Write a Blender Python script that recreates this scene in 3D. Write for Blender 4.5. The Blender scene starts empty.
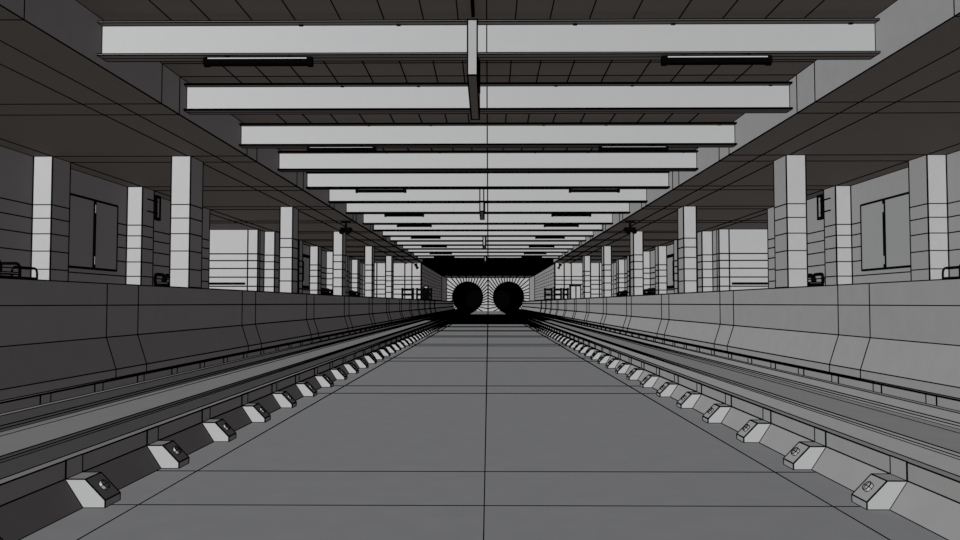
import bpy, bmesh, math
from mathutils import Vector

S = 0.84                    # metres per layout unit (camera height above the track floor = 1 unit)
C = bpy.context.scene.collection
M0, MP, MG = 4.0, 4.92, 0.80       # first joint, module length, joint-strip width along the tunnel
def mod(k): return M0 + MP * k
def modc(k): return M0 - .125 + MP * k        # joints of the ceiling and columns
XD, ZS, ZC = 5.66, 3.47, 4.177      # inner edge of the side soffit, soffit height, main ceiling height (from eye level)
XPL, ZPL = 4.25, 0.222               # platform edge and platform top
XW = 10.71
BANDS = [2.32, 2.0, 1.633, 1.226, 0.80]
ORD = ['nearest', 'second', 'third', 'fourth', 'fifth', 'sixth', 'seventh', 'eighth', 'ninth', 'tenth', 'eleventh', 'twelfth',
       'thirteenth', 'fourteenth', 'fifteenth', 'sixteenth', 'seventeenth', 'eighteenth', 'nineteenth', 'twentieth']
SIDE = {-1: 'left', 1: 'right'}

# ------------------------------------------------------------------ materials
def mat(name, col, rough=0.5, spec=0.3, noise=0.04, scale=6.0):
    m = bpy.data.materials.new(name); m.use_nodes = True
    nt = m.node_tree; b = nt.nodes['Principled BSDF']
    tc = nt.nodes.new('ShaderNodeTexCoord'); n = nt.nodes.new('ShaderNodeTexNoise')
    n.inputs['Scale'].default_value = scale; n.inputs['Detail'].default_value = 3
    r = nt.nodes.new('ShaderNodeValToRGB')
    r.color_ramp.elements[0].position = 0.3; r.color_ramp.elements[1].position = 0.7
    r.color_ramp.elements[0].color = (*[c * (1 - noise) for c in col], 1)
    r.color_ramp.elements[1].color = (*[c * (1 + noise) for c in col], 1)
    nt.links.new(tc.outputs['Object'], n.inputs['Vector']); nt.links.new(n.outputs['Fac'], r.inputs['Fac'])
    nt.links.new(r.outputs['Color'], b.inputs['Base Color'])
    b.inputs['Roughness'].default_value = rough; b.inputs['Specular IOR Level'].default_value = spec
    return m
G = (0.06, 0.06, 0.06)
CONC = mat('plain_concrete', G, 0.75, 0.05, 0.03)
FLOOR = mat('floor_concrete', (0.0595, 0.06, 0.0615), 0.75, 0.05, 0.03)
TILE = mat('wall_cladding', (0.06, 0.06, 0.06), 0.62, 0.12, 0.02)
STEEL = mat('painted_steel', (0.0605, 0.061, 0.061), 0.62, 0.12, 0.01)
RAILM = mat('rail_steel', (0.0595, 0.0595, 0.0585), 0.7, 0.06, 0.03)
BLACK = mat('black_enamel', (0.0004, 0.0004, 0.0004), 0.9, 0.0, 0.1)
GLAZE = mat('lamp_diffuser', (0.075, 0.075, 0.075), 0.7, 0.06, 0.01)
LINE = bpy.data.materials.new('black_joint'); LINE.use_nodes = True
_b = LINE.node_tree.nodes['Principled BSDF']
_b.inputs['Base Color'].default_value = (0.0, 0.0, 0.0, 1); _b.inputs['Roughness'].default_value = 1; _b.inputs['Specular IOR Level'].default_value = 0

# ------------------------------------------------------------------ mesh builder (layout units: x right, y along tunnel, z from eye level)
LW = 0.00078
class MB:
    def __init__(self): self.v = []; self.f = []; self.m = []
    def quad(self, pts, m=0):
        i = len(self.v); self.v += [tuple(p) for p in pts]; self.f.append(tuple(range(i, i + len(pts)))); self.m.append(m)
    def wire(self, p, q, w=1.0):
        p = Vector(p); q = Vector(q); d = q - p
        if d.length < 1e-6: return
        d.normalize()
        a = Vector((0, 0, 1)) if abs(d.z) < 0.9 else Vector((1, 0, 0))
        u = d.cross(a).normalized(); n = d.cross(u).normalized()
        i = len(self.v)
        for c in (p, q):
            r = LW * w * max(c.y, 3.6)
            cc = c + d * (r * 0.7 if c is q else -r * 0.7)
            for k in range(4):
                t = math.pi / 4 + k * math.pi / 2
                self.v.append(tuple(cc + (u * math.cos(t) + n * math.sin(t)) * r * 1.3))
        for k in range(4):
            self.f.append((i + k, i + (k + 1) % 4, i + 4 + (k + 1) % 4, i + 4 + k)); self.m.append(1)
        self.f.append((i, i + 1, i + 2, i + 3)); self.m.append(1); self.f.append((i + 4, i + 5, i + 6, i + 7)); self.m.append(1)
    def hexa(self, P, wires=True, w=1.0):     # 8 corners: bottom ring 0-3, top ring 4-7
        i = len(self.v); self.v += [tuple(p) for p in P]
        for f in ((0, 1, 2, 3), (7, 6, 5, 4), (0, 4, 5, 1), (1, 5, 6, 2), (2, 6, 7, 3), (3, 7, 4, 0)):
            self.f.append(tuple(i + a for a in f)); self.m.append(0)
        if wires:
            for a, b in ((0, 1), (1, 2), (2, 3), (3, 0), (4, 5), (5, 6), (6, 7), (7, 4), (0, 4), (1, 5), (2, 6), (3, 7)):
                self.wire(P[a], P[b], w)
    def box(self, x0, x1, y0, y1, z0, z1, wires=True, w=1.0):
        if x0 > x1: x0, x1 = x1, x0
        self.hexa([(x0, y0, z0), (x1, y0, z0), (x1, y1, z0), (x0, y1, z0), (x0, y0, z1), (x1, y0, z1), (x1, y1, z1), (x0, y1, z1)], wires, w)
    def prism(self, prof, ys, seams=(), wired=None, w=1.0, cap=True):
        """closed profile [(x,z)] swept along y through ys; lines along the points in wired, and across at seams"""
        n = len(prof); i = len(self.v)
        for y in ys:
            self.v += [(x, y, z) for x, z in prof]
        for j in range(len(ys) - 1):
            for k in range(n):
                a = i + j * n + k; b = i + j * n + (k + 1) % n
                self.f.append((a, b, b + n, a + n)); self.m.append(0)
        if cap:
            self.f.append(tuple(range(i, i + n))); self.m.append(0)
            e = i + (len(ys) - 1) * n
            self.f.append(tuple(range(e, e + n))); self.m.append(0)
        wired = range(n) if wired is None else wired
        for k in wired:
            x, z = prof[k]
            for j in range(len(ys) - 1):
                self.wire((x, ys[j], z), (x, ys[j + 1], z), w)
        for y in seams:
            for k in wired:
                k2 = (k + 1) % n
                if k2 in wired: self.wire((prof[k][0], y, prof[k][1]), (prof[k2][0], y, prof[k2][1]), w)
    def tube(self, pts, r, n=8, close=False):
        pts = [Vector(p) for p in pts]; i = len(self.v); L = len(pts)
        for j, p in enumerate(pts):
            if close: d = pts[(j + 1) % L] - pts[j - 1]
            else: d = pts[min(j + 1, L - 1)] - pts[max(j - 1, 0)]
            d.normalize(); a = Vector((0, 0, 1)) if abs(d.z) < 0.9 else Vector((0, 1, 0))
            u = d.cross(a).normalized(); q = d.cross(u).normalized()
            for k in range(n):
                t = 2 * math.pi * k / n; self.v.append(tuple(p + (u * math.cos(t) + q * math.sin(t)) * r))
        for j in range(L if close else L - 1):
            for k in range(n):
                a = i + j * n; b = i + ((j + 1) % L) * n
                self.f.append((a + k, a + (k + 1) % n, b + (k + 1) % n, b + k)); self.m.append(0)
        if not close:
            self.f.append(tuple(range(i, i + n))); self.m.append(0); self.f.append(tuple(range(i + (L - 1) * n, i + L * n))); self.m.append(0)
    def build(self, name, material, parent=None, origin=None, smooth=False):
        if parent is not None: o0 = Vector(parent['_o'])
        else: o0 = Vector(origin) if origin is not None else Vector((0, 0, -1))
        me = bpy.data.meshes.new(name)
        me.from_pydata([tuple((Vector(p) - o0) * S) for p in self.v], [], self.f)
        me.materials.append(material); me.materials.append(LINE)
        me.polygons.foreach_set('material_index', self.m)
        bm = bmesh.new(); bm.from_mesh(me); bmesh.ops.recalc_face_normals(bm, faces=bm.faces); bm.to_mesh(me); bm.free()
        ob = bpy.data.objects.new(name, me); C.objects.link(ob)
        if parent is not None: ob.parent = parent
        else: ob.location = (o0 - Vector((0, 0, -1))) * S
        ob['_o'] = tuple(o0)
        return ob

def thing(name, origin, label, cat, group=None):
    o = bpy.data.objects.new(name, None); C.objects.link(o); o.empty_display_size = 0.1
    o.location = (Vector(origin) - Vector((0, 0, -1))) * S; o['_o'] = tuple(origin)
    o['label'] = label; o['category'] = cat
    if group: o['group'] = group
    return o
def tag(o, label, cat, group=None):
    o['label'] = label; o['category'] = cat
    if group: o['group'] = group
    return o
def struct(o): o['kind'] = 'structure'; return o

# ------------------------------------------------------------------ setting
YEND = 104.0
seams = [y for k in range(-1, 13) for y in (mod(k), mod(k) + MG)]
cut = [-1.0] + seams + [98.8]
# centre floor between the two tracks
mb = MB(); FX = 1.963
mb.prism([(-FX, -1.0), (-1.717, -1.0), (0, -1.0), (1.717, -1.0), (FX, -1.0), (FX, -1.25), (-FX, -1.25)], cut + [YEND], seams, wired=[0, 1, 2, 3, 4])
for j in range(60):
    y = 38.2 + .55 * j; mb.wire((-FX, y, -1.0), (FX, y, -1.0))
struct(mb.build('floor', FLOOR))
XC, XO = 2.055, 3.76
for s in (-1, 1):
    # sloped rail plinths and the stepped concrete bed between the rails
    mb = MB()
    mb.prism([(s * FX, -1.0), (s * XC, -0.861), (s * 2.13, -0.861), (s * 2.13, -1.25), (s * FX, -1.25)], cut + [YEND], (), wired=[0, 1])
    mb.prism([(s * 3.665, -1.0), (s * XO, -0.861), (s * 3.86, -0.861), (s * 4.08, -0.861), (s * 4.08, -1.25), (s * 3.665, -1.25)], cut + [YEND], (), wired=[0])
    prof = [(2.13, -1.10), (2.70, -1.085), (2.83, -1.029), (2.948, -0.9697), (2.948, -0.951), (2.948, -0.93), (3.395, -0.93), (3.494, -0.928),
            (3.494, -0.904), (3.494, -0.882), (3.591, -0.8335), (3.66, -0.8335), (3.66, -0.85), (3.66, -1.25), (2.13, -1.25)]
    mb.prism([(s * x, z) for x, z in prof], cut + [YEND], (), wired=[3, 4, 5, 6, 7, 8, 9, 10, 11], w=.85)
    for j in range(63):
        y = 43.3 + .935 * j
        for k in range(1, 11): mb.wire((s * prof[k][0], y, prof[k][1]), (s * prof[k + 1][0], y, prof[k + 1][1]), .9)
    struct(mb.build('track_bed', CONC))
    # platform body with its leaning edge wall
    mb = MB()
    prof = [(4.134, -1.25), (4.134, -0.735), (4.25, -0.379), (XPL, -0.02), (XPL, ZPL), (15.2, ZPL), (15.2, -1.25)]
    mb.prism([(s * x, z) for x, z in prof], [-1.0] + seams + [98.8], seams, wired=[0, 1, 2, 3, 4])
    mb.quad([(s * 4.134, 98.8, -1.25), (s * 5.4, 104, -1.25), (s * 5.4, 104, ZPL), (s * 4.25, 98.8, ZPL)])
    struct(mb.build('platform', CONC))
    # side soffit with its upright inner face
    mb = MB()
    prof = [(XD, ZC), (XD, ZS), (6.42, ZS), (7.05, ZS), (10.25, ZS), (10.72, ZS), (15.2, ZS), (15.2, ZC + .4), (XD, ZC + .4)]
    sm = [y for k in range(-1, 13) for y in (modc(k), modc(k) + MG)]
    mb.prism([(s * x, z) for x, z in prof], [-1.0] + sm + [69.0], sm, wired=[0, 1, 2, 3, 4, 5, 6])
    struct(mb.build('ceiling_soffit', CONC))
# main ceiling
mb = MB()
xs = [.42, .93, 1.51, 2.15, 2.82, 3.46, 4.08, 4.65]
xs = [-XD] + [-x for x in reversed(xs)] + [0] + xs + [XD]
sm = [y for k in range(-1, 13) for y in (modc(k), modc(k) + MG)]
mb.prism([(x, ZC) for x in xs] + [(XD, ZC + .4), (-XD, ZC + .4)], [-1.0] + sm + [69.0], sm, wired=list(range(len(xs))))
struct(mb.build('ceiling', CONC))
# low ceiling past the last beam, closely ribbed, and its haunch above the portals
mb = MB()
n = 22; xs = [-XD - .1 + (2 * XD + .2) * i / n for i in range(n + 1)]
mb.prism([(x, ZS) for x in xs] + [(XD + .1, ZC + .8), (-XD - .1, ZC + .8)], [69.0, 98.8], [69 + .6 * i for i in range(50)], wired=list(range(n + 1)), cap=True)
for i in range(14): mb.wire((-XD, 69, ZS + .05 * i), (XD, 69, ZS + .05 * i))
mb.hexa([(-5.9, 98.8, ZS), (5.9, 98.8, ZS), (5.9, 98.8, ZC), (-5.9, 98.8, ZC), (-5.5, 104, 3.36), (5.5, 104, 3.36), (5.5, 104, ZC), (-5.5, 104, ZC)])
for i in range(13):
    x = -5.4 + .9 * i; mb.wire((x * 1.05, 98.8, ZS), (x, 104, 3.36))
struct(mb.build('ceiling', CONC))
# side walls with the side passage
for s in (-1, 1):
    mb = MB()
    def bands(p, q, hs=BANDS):
        for h in hs: mb.wire((p[0], p[1], h), (q[0], q[1], h))
    mb.box(s * XW, s * (XW + .3), -1, 29.36, ZPL, ZS, False); 
    for h in BANDS + [ZS, ZPL]:
        for k in range(-1, 5): mb.wire((s * XW, mod(k), h), (s * XW, mod(k + 1), h))
        mb.wire((s * XW, mod(5), h), (s * XW, 29.36, h))
    for y in (29.36,): mb.wire((s * XW, y, ZPL), (s * XW, y, ZS))
    mb.box(s * (XW + .3), s * 14.5, 29.06, 29.36, ZPL, ZS, False)
    mb.box(s * 14.2, s * 14.5, 29.36, 37.3, ZPL, ZS, False); bands((s * 14.2, 29.36), (s * 14.2, 37.3))
    mb.box(s * 10.77, s * 14.5, 37.3, 37.6, ZPL, ZS, True); bands((s * 14.2, 37.3), (s * 10.77, 37.3)); bands((s * 10.77, 37.3), (s * 10.77, 38.4))
    mb.wire((s * 11.24, 37.3, ZPL), (s * 11.24, 37.3, ZS))
    mb.box(s * 10.77, s * 11.1, 37.6, 69.3, ZPL, ZS, False)
    for h in BANDS + [ZS]:
        for k in range(7, 13): mb.wire((s * 10.77, mod(k), h), (s * 10.77, mod(k + 1), h))
    for k in range(7, 14, 1): mb.wire((s * 10.77, mod(k) + MG, ZPL), (s * 10.77, mod(k) + MG, ZS))
    struct(mb.build('wall_' + SIDE[s], TILE))
    # cross wall closing the platform
    mb = MB()
    mb.box(s * 5.78, s * 11.1, 69.0, 69.4, ZPL, ZS + .5)
    for x in (6.57, 7.18, 8.6, 9.6): mb.wire((s * x, 69, ZPL), (s * x, 69, ZS))
    for h in BANDS: mb.wire((s * 5.78, 69, h), (s * 11.1, 69, h), .8)
    mb.box(s * 5.78, s * 6.2, 69.4, 98.8, -1.2, ZS + .3)
    for i in range(9):
        h = .4 + .33 * i
        for j in range(10): mb.wire((s * 5.78, 69.6 + j * 3, h), (s * 5.78, 71.3 + j * 3, h), .55)
    mb.hexa([(s * 5.78, 98.8, -1.2), (s * 5.4, 104, -1.2), (s * 6.2, 104, -1.2), (s * 6.2, 98.8, -1.2),
             (s * 5.78, 98.8, 3.5), (s * 5.4, 104, 3.4), (s * 6.2, 104, 3.4), (s * 6.2, 98.8, 3.5)])
    struct(mb.build('wall_cross_' + SIDE[s], TILE))
# end wall with the two round tunnel mouths
NP = 40; CX, CZ, R = 2.66, 0.83, 1.96
mb = MB()
ztop, zbot, xo = 3.36, -1.2, 5.45
for s in (-1, 1):
    ring = [(s * CX + R * math.cos(2 * math.pi * (i + .5) / NP), CZ + R * math.sin(2 * math.pi * (i + .5) / NP)) for i in range(NP)]
    x0, x1 = (0, xo) if s > 0 else (-xo, 0)
    def outp(i):
        t = 2 * math.pi * (i + .5) / NP; px, pz = s * CX + R * math.cos(t), CZ + R * math.sin(t)
        low = 1.25 * max(0.0, -s * math.cos(t)); dx, dz = px - s * CX, pz - (CZ - low); ts = []
        if dx > 1e-6: ts.append((x1 - px) / dx)
        if dx < -1e-6: ts.append((x0 - px) / dx)
        if dz > 1e-6: ts.append((ztop - pz) / dz)
        if dz < -1e-6: ts.append((zbot - pz) / dz)
        t_ = min(ts); return (px + dx * t_, pz + dz * t_)
    outs = [outp(i) for i in range(NP)]
    for i in range(NP):
        j = (i + 1) % NP
        a, b, c, d = ring[i], ring[j], outs[j], outs[i]
        pts = [a, b, c]
        if abs(c[0] - d[0]) > 1e-4 and abs(c[1] - d[1]) > 1e-4:
            pts.append((c[0] if abs(c[0] - x0) < 1e-4 or abs(c[0] - x1) < 1e-4 else d[0], c[1] if abs(c[1] - ztop) < 1e-4 or abs(c[1] - zbot) < 1e-4 else d[1]))
        pts.append(d)
        mb.quad([(x, YEND, z) for x, z in pts])
        mb.quad([(a[0], YEND, a[1]), (b[0], YEND, b[1]), (b[0], YEND + .5, b[1]), (a[0], YEND + .5, a[1])])
        mb.wire((a[0], YEND, a[1]), (d[0], YEND, d[1]), .9)
        mb.wire((a[0], YEND, a[1]), (b[0], YEND, b[1]), 1)
mb.wire((0, YEND, -1), (0, YEND, ztop))
struct(mb.build('wall_back', TILE))
for s in (-1, 1):
    mb = MB(); ys = [YEND + .5 + 1.0 * j for j in range(60)]
    for j in range(len(ys) - 1):
        for i in range(NP):
            a = 2 * math.pi * (i + .5) / NP; b = 2 * math.pi * (i + 1.5) / NP
            P = [(s * CX + r_ * math.cos(t), y, CZ + r_ * math.sin(t)) for t, y, r_ in ((a, ys[j], R), (b, ys[j], R), (b, ys[j + 1], R), (a, ys[j + 1], R))]
            mb.quad(P); mb.wire(P[0], P[1], .9)
            if j % 10 == 0: mb.wire(P[0], (P[0][0], min(ys[j] + 10, ys[-1]), P[0][2]), .9)
    struct(mb.build('tunnel', CONC))

# ------------------------------------------------------------------ rails with clips
for s in (-1, 1):
    for X, which in ((XC, 'inner'), (XO, 'outer')):
        lab = {'inner': 'steel running rail on sloped concrete beside the %s edge of centre floor' % SIDE[s],
               'outer': 'steel running rail at the foot of the %s platform edge wall' % SIDE[s]}[which]
        rail = thing('running_rail', (s * (X + .03), 0, -.861), lab, 'rail', 'steel running rails')
        mb = MB(); ys = [-1.0] + [1.115 + .935 * j for j in range(0, 105, 3)]
        ys = [y for y in ys if y < YEND - 1] + [YEND - 1]
        z0, z1 = -.861, -.771
        mb.prism([(s * X, z0), (s * X, z1), (s * (X + .062), z1), (s * (X + .062), z0)], ys, (), wired=[0, 1, 2], w=1.15 if which == 'inner' else 1.5)
        mb.build('rail_bar', RAILM, rail)
        nclip = 96
        for j in range(-2, nclip - 2):
            y0 = 3.94 + .935 * j; y1 = y0 + .159
            if y0 > 92: break
            mb = MB()
            def blk(pf, w=1.0):
                n_ = len(pf); i = len(mb.v)
                mb.v.extend([(s * x, y0, z) for x, z in pf] + [(s * x, y1, z) for x, z in pf])
                for k in range(n_):
                    k2 = (k + 1) % n_
                    mb.f.append((i + k, i + k2, i + n_ + k2, i + n_ + k)); mb.m.append(0)
                    mb.wire(mb.v[i + k], mb.v[i + k2], w); mb.wire(mb.v[i + n_ + k], mb.v[i + n_ + k2], w); mb.wire(mb.v[i + k], mb.v[i + n_ + k], w)
                mb.f.append(tuple(range(i, i + n_))); mb.m.append(0); mb.f.append(tuple(range(i + n_, i + 2 * n_))); mb.m.append(0)
            b = X - .0918
            if which == 'inner':
                blk([(X, -.861), (X - .10, -.861), (X - .20, -.963), (X - .20, -1.0), (b, -1.0)])
            else:
                blk([(X, -.885), (X - .05, -.885), (X - .085, -.92), (X - .085, -.98), (b, -.98)])
            blk([(X, -.861), (X - .004, -.861), (X - .004, -.768), (X, -.769)])
            clip = mb.build('rail_clip', STEEL, rail)
            # bolt with a cross slot on the slanted face
            if y0 < 60:
                bm_ = MB()
                if which == 'inner': c0 = Vector((s * (X - .15), (y0 + y1) / 2, -.912)); nrm = Vector((-s * .73, 0, .68))
                else: c0 = Vector((s * (X - .035), (y0 + y1) / 2, -.885)); nrm = Vector((0, 0, 1))
                t1 = Vector((0, 1, 0)); t2 = nrm.cross(t1).normalized(); rr = .026; hh = .018 if which == 'inner' else .03
                lo = [c0 + (t1 * math.cos(a) + t2 * math.sin(a)) * rr for a in [math.pi / 4 * i for i in range(8)]]
                hi = [p + nrm * hh for p in lo]; top = c0 + nrm * (hh + .004)
                for i in range(8):
                    k = (i + 1) % 8
                    bm_.quad([lo[i], lo[k], hi[k], hi[i]]); bm_.quad([hi[i], hi[k], top])
                    bm_.wire(hi[i], hi[k], .7); bm_.wire(lo[i], lo[k], .7)
                    if i % 2 == 0: bm_.wire(hi[i], top, .6); bm_.wire(lo[i], hi[i], .6)
                bm_.build('bolt', STEEL if which == 'inner' else BLACK, clip)

# ------------------------------------------------------------------ steel beams and what hangs on them
BY = [11.42 + 24.6 * g + d for g in range(3) for d in (0, 3.31, 6.63, 9.97, 13.33, 16.8, 20.25)][:16]; NB = len(BY)
for i in range(NB):
    yf = BY[i]; yw = yf + .15
    t = thing('steel_beam', (0, yw, 3.60), 'grey steel I-beam spanning under the ceiling, %s from the camera' % ORD[i], 'beam', 'steel beams crossing the ceiling well')
    mb = MB(); mb.box(-XD, 0, yw - .012, yw + .012, 3.62, 4.08); mb.box(0, XD, yw - .012, yw + .012, 3.62, 4.08, True); mb.build('web', STEEL, t)
    mb = MB(); mb.box(-XD, XD, yf, yf + .3, 4.08, 4.10, w=.9)
    mb.build('top_flange', STEEL, t)
    mb = MB(); mb.box(-XD, XD, yf, yf + .3, 3.60, 3.62, w=.9)
    mb.wire((-XD, yw, 3.60), (XD, yw, 3.60), .8)
    mb.build('bottom_flange', STEEL, t)
    if i < 8:
        for x in (-2.72, -1.29, 1.29, 2.72, 5.3)[:5]:
            mb = MB(); mb.box(x - .03, x + .03, yw - .05, yw - .012, 4.06, 4.08, False); mb.build('bolt', BLACK, t)
    if (i % 7) % 2 == 0:
        for s in (-1, 1):
            tl = thing('strip_lamp', (s * 3.36, yw, 3.60), 'long tubular strip lamp under the %s half of the %s steel beam' % (SIDE[s], ORD[i]), 'lamp', 'strip lamps under the beams')
            mb = MB(); x0, x1 = 2.57, 4.08; zl = 3.515
            mb.tube([(s * (x0 + (x1 - x0) * j / 20), yf + .07, zl) for j in range(21)], .062, 10)
            for xx in (x0, x1):
                mb.tube([(s * (xx - .035), yf + .07, zl), (s * (xx + .035), yf + .07, zl)], .075, 10)
            for xx in (x0 + .3, x1 - .3): mb.box(s * (xx - .03), s * (xx + .03), yf + .05, yf + .09, 3.57, 3.60, False)
            mb.build('housing', BLACK, tl)
            mb = MB(); mb.box(s * (x0 + .03), s * (x1 - .03), yf - .012, yf + .02, zl + .015, zl + .048, True, .8)
            mb.build('diffuser', GLAZE, tl)
for q in range(4):
    yf = 11.375 + 17.0 * q
    t = thing('hanging_box', (-.205, yf, 3.28), 'narrow grey box hanging edge-on from the ceiling at the centre, %s from the camera' % ORD[q], 'hanging box', 'narrow boxes hanging along the centre')
    mb = MB(); mb.box(-.276, -.137, yf, yf + 2.75, 3.28, 4.09, True, 1.3 if q == 0 else 1.0)
    mb.build('casing', CONC, t)
    mb = MB(); mb.box(-.137, -.115, yf + .25, yf + 1.4, 3.40, 4.0, True, 1.2); mb.build('side_plate', BLACK, t)
    mb = MB(); mb.box(-.22, -.17, yf - 2.6, yf - .01, 4.12, 4.177, False); mb.build('conduit', BLACK, t)

# ------------------------------------------------------------------ columns and pilasters
def pillar(name, s, xa, xb, k, label, group, cat):
    y0, y1 = modc(k), modc(k) + MG
    t = thing(name, (s * (xa + xb) / 2, (y0 + y1) / 2, ZPL), label, cat, group)
    mb = MB(); mb.box(s * xa, s * xb, y0, y1, ZPL, ZS)
    for h in BANDS:
        mb.wire((s * xa, y0, h), (s * xb, y0, h), .8); mb.wire((s * xa, y0, h), (s * xa, y1, h)); mb.wire((s * xb, y0, h), (s * xb, y1, h))
    mb.build('shaft', TILE, t)
    if name == 'column':
        mb = MB()
        mb.box(s * (xa - .03), s * (xa - .004), y0 + .02, y1 - .02, ZPL, ZPL + .17, False)
        mb.box(s * xa, s * xb, y0 - .03, y0 - .004, ZPL, ZPL + .07, False); mb.build('plinth', BLACK, t)
for s in (-1, 1):
    for q, k in enumerate((3, 5, 7, 9, 11)):
        pillar('column', s, 6.98, 7.43, k, 'square clad column standing free on the %s platform, %s from the camera' % (SIDE[s], ORD[q]), 'free-standing platform columns', 'column')
    for q, k in enumerate((3, 4, 5, 7, 8, 9, 10, 11, 12)):
        pillar('pilaster', s, 10.25, XW - .015 if k < 6 else 10.755, k, 'clad pilaster against the %s station wall, %s from the camera' % (SIDE[s], ORD[q]), 'pilasters along the station walls', 'pilaster')

# ------------------------------------------------------------------ wall cabinets
def cabinet(s, ya, yb, q, xw):
    z0, z1 = .93, 2.80; ym = (ya + yb) / 2; x = xw - .06
    t = thing('double_leaf_panel', (s * xw, ym, z0), '%s double-leaf panel with black frame on the %s station wall' % (('large nearest', 'small distant')[q], SIDE[s]), 'wall panel', 'double-leaf wall panels')
    mb = MB(); wd = .022 if q == 0 else .08
    for a, b, c, d in ((ya, yb, z0 - wd, z0 + wd), (ya, yb, z1 - wd, z1 + wd), (ya - wd, ya + wd, z0, z1), (yb - wd, yb + wd, z0, z1)):
        mb.box(s * (x - .01), s * (xw - .01), a, b, c, d, False)
    mb.build('frame', BLACK, t)
    for a, b in ((ya + wd, ym - .05), (ym + .05, yb - wd)):
        mb = MB(); mb.box(s * x, s * (xw - .012), a, b, z0 + wd, z1 - wd)
        d = mb.build('leaf', STEEL, t)
    mb = MB(); mb.box(s * (x - .03), s * (x + .03), ym - .045, ym + .045, z0, z1, False); mb.build('middle_post', BLACK, t)
    for zz in (z0 + .12, z1 - .35):
        mb = MB(); mb.box(s * (x - .04), s * (x - .031), ym - .02, ym + .02, zz, zz + .22, False); mb.build('latch', STEEL, t)
for s in (-1, 1):
    cabinet(s, 20.15, 22.85, 0, XW); cabinet(s, 44.6, 47.9, 1, 10.77)

# ------------------------------------------------------------------ upright lamp boxes bracketed to pilasters
for s in (-1, 1):
    ya, yb, za, zb, xa, xb = 24.48, 24.88, 2.58, 3.35, 10.235, 10.32
    t = thing('bracket_sign', (s * 10.16, ya, za), 'slim upright black-framed box bracketed beside a pilaster on the %s wall' % SIDE[s], 'sign box', 'bracketed upright boxes')
    mb = MB()
    for a, b, c, d in ((ya, ya + .13, za, zb), (yb - .12, yb, za, zb), (ya, yb, za, za + .09), (ya, yb, zb - .09, zb)):
        mb.box(s * xa, s * xb, a, b, c, d, False)
    mb.build('frame', BLACK, t)
    mb = MB(); mb.box(s * (xa + .015), s * (xb - .015), ya + .13, yb - .12, za + .09, zb - .09, False); mb.build('panel', STEEL, t)
    for z in (za + .2, za + .56):
        mb = MB(); mb.box(s * 10.205, s * 10.25, ya - .6, ya + .1, z - .018, z + .018, False); mb.build('bracket', BLACK, t)

# ------------------------------------------------------------------ benches
def rounded(y0, y1, z0, z1, r, n=4):
    P = []
    for cy, cz, a0 in ((y1 - r, z1 - r, 0), (y0 + r, z1 - r, 90), (y0 + r, z0 + r, 180), (y1 - r, z0 + r, 270)):
        for i in range(n + 1):
            a = math.radians(a0 + 90 * i / n); P.append((cy + r * math.cos(a), cz + r * math.sin(a)))
    return P
def bench(s, ya, yb, xl, n, hb, low, label, r=.036):
    t = thing('bench', (s * xl, (ya + yb) / 2, ZPL), label, 'bench', 'tubular benches along the station walls')
    y1 = yb - low; L = (y1 - ya) / n
    mb = MB(); mb.tube([(s * xl, ya, ZPL + .34), (s * xl, yb - .03, ZPL + .34)], r); mb.build('beam', BLACK, t)
    for i in range(n):
        a, b = ya + L * i + .05, ya + L * (i + 1) - .05
        mb = MB(); mb.box(s * (xl - .22), s * (xl + .22), a + .02, b - .02, ZPL + .40, ZPL + .44); mb.build('seat', STEEL, t)
        mb = MB(); mb.tube([(s * (xl + .2), py, pz) for py, pz in rounded(a, b, ZPL + .36, ZPL + hb, .12)], r * 1.2, close=True); mb.build('backrest', BLACK, t)
        mb = MB(); mb.tube([(s * (xl + px), b, ZPL + pz) for px, pz in rounded(-.22, .24, 0.04, hb - .06, .1)], r * 1.1, close=True); mb.build('side_frame', BLACK, t)
    if low:
        mb = MB(); mb.tube([(s * xl, py, pz) for py, pz in rounded(y1 + .03, yb, ZPL + .04, ZPL + .575, .12)], r * .8, close=True); mb.build('end_frame', BLACK, t)
for s in (-1, 1):
    bench(s, 15.5, 18.15, 10.28, 2, .70, 1.0, 'black tubular bench on the %s platform at the picture edge' % SIDE[s], .03)
    bench(s, 25.1, 26.7, 10.3, 2, .70, 0, 'black tubular bench on the %s platform seen between pilaster and nearest free column' % SIDE[s], .045)
    bench(s, 49.4, 52.6, 10.3, 3, .70, 0, 'distant black tubular bench against the %s wall beyond the side passage' % SIDE[s], .06)
    bench(s, 59.4, 62.2, 10.3, 2, .70, 0, 'farthest black tubular bench against the %s wall' % SIDE[s], .08)

# ------------------------------------------------------------------ handrail in the side passage
for s in (-1, 1):
    t = thing('handrail', (s * 12.6, 37.15, .9), 'black handrail across the bright cross wall of the %s side passage' % SIDE[s], 'handrail', 'passage handrails')
    mb = MB(); mb.tube([(s * 11.3, 37.12, .92), (s * 14.1, 37.12, .92)], .055); mb.build('rail', BLACK, t)
    for x in (11.5, 12.7, 13.9):
        mb = MB(); mb.box(s * (x - .02), s * (x + .02), 37.12, 37.3, .88, .91, False); mb.build('bracket', BLACK, t)

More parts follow.
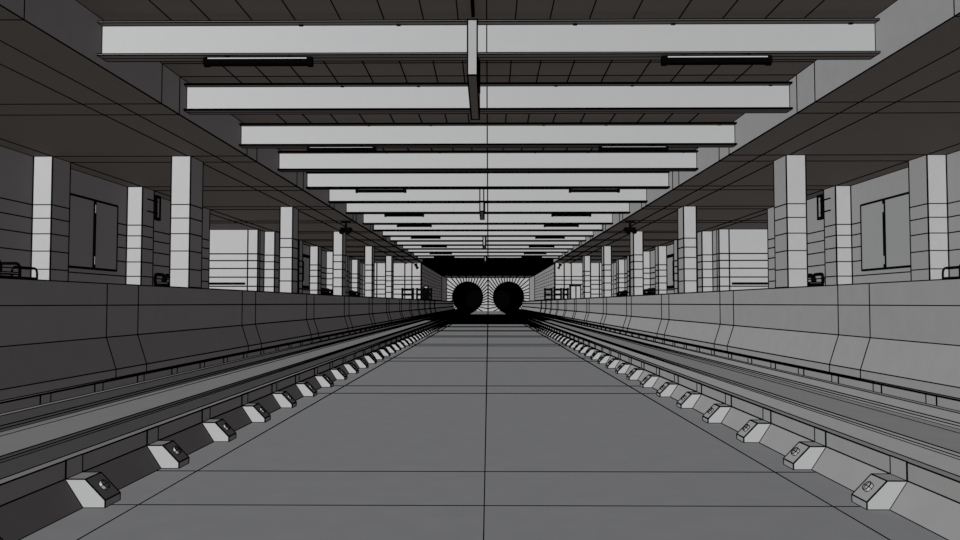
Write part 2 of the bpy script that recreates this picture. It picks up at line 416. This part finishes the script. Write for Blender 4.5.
# ------------------------------------------------------------------ cameras under the soffit and lamps on the cross walls
for s in (-1, 1):
    t = thing('surveillance_camera', (s * 5.95, 33.4, ZS), 'black twin camera hanging from the soffit edge on the %s side' % SIDE[s], 'camera', 'hanging station cameras')
    mb = MB(); mb.tube([(s * 5.95, 33.4, ZS), (s * 5.95, 33.4, ZS - .38)], .05)
    mb.box(s * 5.75, s * 6.15, 33.36, 33.44, ZS - .08, ZS, False); mb.build('drop_pole', BLACK, t)
    for dx in (-.13, .13):
        mb = MB(); x = s * (5.95 + dx)
        mb.tube([(x, 33.1, ZS - .5), (x, 33.2, ZS - .46), (x, 33.65, ZS - .36)], .11, 10)
        mb.box(x - .1, x + .1, 33.3, 33.5, ZS - .38, ZS - .3, False)
        mb.build('camera_body', BLACK, t)
    t = thing('spot_lamp', (s * 6.1, 68.9, 3.1), 'small black lamp high on the bright cross wall at the %s platform end' % SIDE[s], 'lamp', 'lamps on the platform end walls')
    mb = MB(); mb.tube([(s * 6.2, 69.0, 3.32), (s * 6.2, 68.7, 3.3)], .05); mb.build('arm', BLACK, t)
    mb = MB(); mb.tube([(s * 6.22, 68.7, 3.42), (s * 6.2, 68.7, 3.3), (s * 6.05, 68.6, 3.0)], .14, 10); mb.build('head', BLACK, t)

# ------------------------------------------------------------------ barriers and cabinets at the platform ends
def barrier(s, xa, xb, y, label):
    t = thing('platform_barrier', (s * (xa + xb) / 2, y, ZPL), label, 'barrier', 'black framed barriers at the platform ends')
    mb = MB(); zt = ZPL + .9
    mb.box(s * xa, s * xb, y - .04, y + .04, zt - .17, zt, False); mb.box(s * xa, s * xb, y - .04, y + .04, ZPL + .36, ZPL + .52, False)
    mb.box(s * xa, s * xb, y - .04, y + .04, ZPL, ZPL + .14, False); mb.build('rails', BLACK, t)
    for x in (xa, xb):
        mb = MB(); mb.box(s * (x - .07), s * (x + .07), y - .06, y + .06, ZPL, zt + .04, False); mb.build('post', BLACK, t)
for s in (-1, 1):
    xs_ = ((5.62, 6.42), (4.62, 5.32), (4.25, 4.44)) if s < 0 else ((5.66, 5.98), (4.98, 5.48), (4.27, 4.78))
    for q, (xa, xb) in enumerate(xs_):
        barrier(s, xa, xb, 60.0, 'black framed barrier on the %s platform end, %s' % (SIDE[s], ('nearest to the columns', 'middle one of three', 'nearest to the platform edge')[q]))
t = thing('equipment_cabinet', (6.2, 58.6, ZPL), 'pale upright equipment cabinet on the right platform end beside the barriers', 'cabinet')
mb = MB(); mb.box(6.02, 6.75, 58.3, 58.9, ZPL, 1.28); mb.wire((6.4, 58.3, ZPL), (6.4, 58.3, 1.28)); mb.build('body', STEEL, t)
mb = MB(); mb.box(5.97, 6.8, 58.25, 58.95, 1.28, 1.36, False); mb.build('cap', BLACK, t)
t = thing('equipment_cabinet', (-4.75, 61.5, ZPL), 'small black equipment cabinet with pale top on the left platform end', 'cabinet')
mb = MB(); mb.box(-5.05, -4.5, 61.3, 61.7, ZPL, 1.15, False); mb.build('body', BLACK, t)
mb = MB(); mb.box(-4.9, -4.6, 61.3, 61.6, 1.15, 1.32, True); mb.build('head', STEEL, t)

for o in bpy.data.objects:
    if '_o' in o: del o['_o']

# ------------------------------------------------------------------ light
def sun(name, L, rad, col):
    l = bpy.data.lights.new(name, 'SUN'); l.energy = rad * math.pi / 0.06; l.color = col; l.angle = math.radians(8)
    l.use_shadow = False
    o = bpy.data.objects.new(name, l); C.objects.link(o)
    o.rotation_euler = (-Vector(L)).to_track_quat('-Z', 'Y').to_euler(); o.location = Vector(L) * 5
    return o
sun('key_light', (-.205, -.362, .135), .437, (1, 1, 1.01))
sun('right_fill_light', (1, 0, -.12), .036, (1, .92, .93))
sun('low_fill_light', (0, -.1, -1), .017, (1, .80, .66))
w = bpy.data.worlds.new('world'); bpy.context.scene.world = w; w.use_nodes = True
w.node_tree.nodes['Background'].inputs[0].default_value = (.0012, .0012, .0012, 1); w.node_tree.nodes['Background'].inputs[1].default_value = 1

# ------------------------------------------------------------------ camera
cd = bpy.data.cameras.new('camera'); cam = bpy.data.objects.new('camera', cd); C.objects.link(cam)
cd.sensor_width = 36; cd.lens = 30; cd.clip_start = .05; cd.clip_end = 500
cam.location = (.02 * S, 0, S)
cam.rotation_euler = (math.radians(90) + math.atan(33.4 / 800), 0, math.atan(8.2 / 800))
sc = bpy.context.scene; sc.camera = cam
sc.view_settings.view_transform = 'Standard'; sc.view_settings.look = 'None'; sc.view_settings.gamma = 1; sc.view_settings.exposure = 0
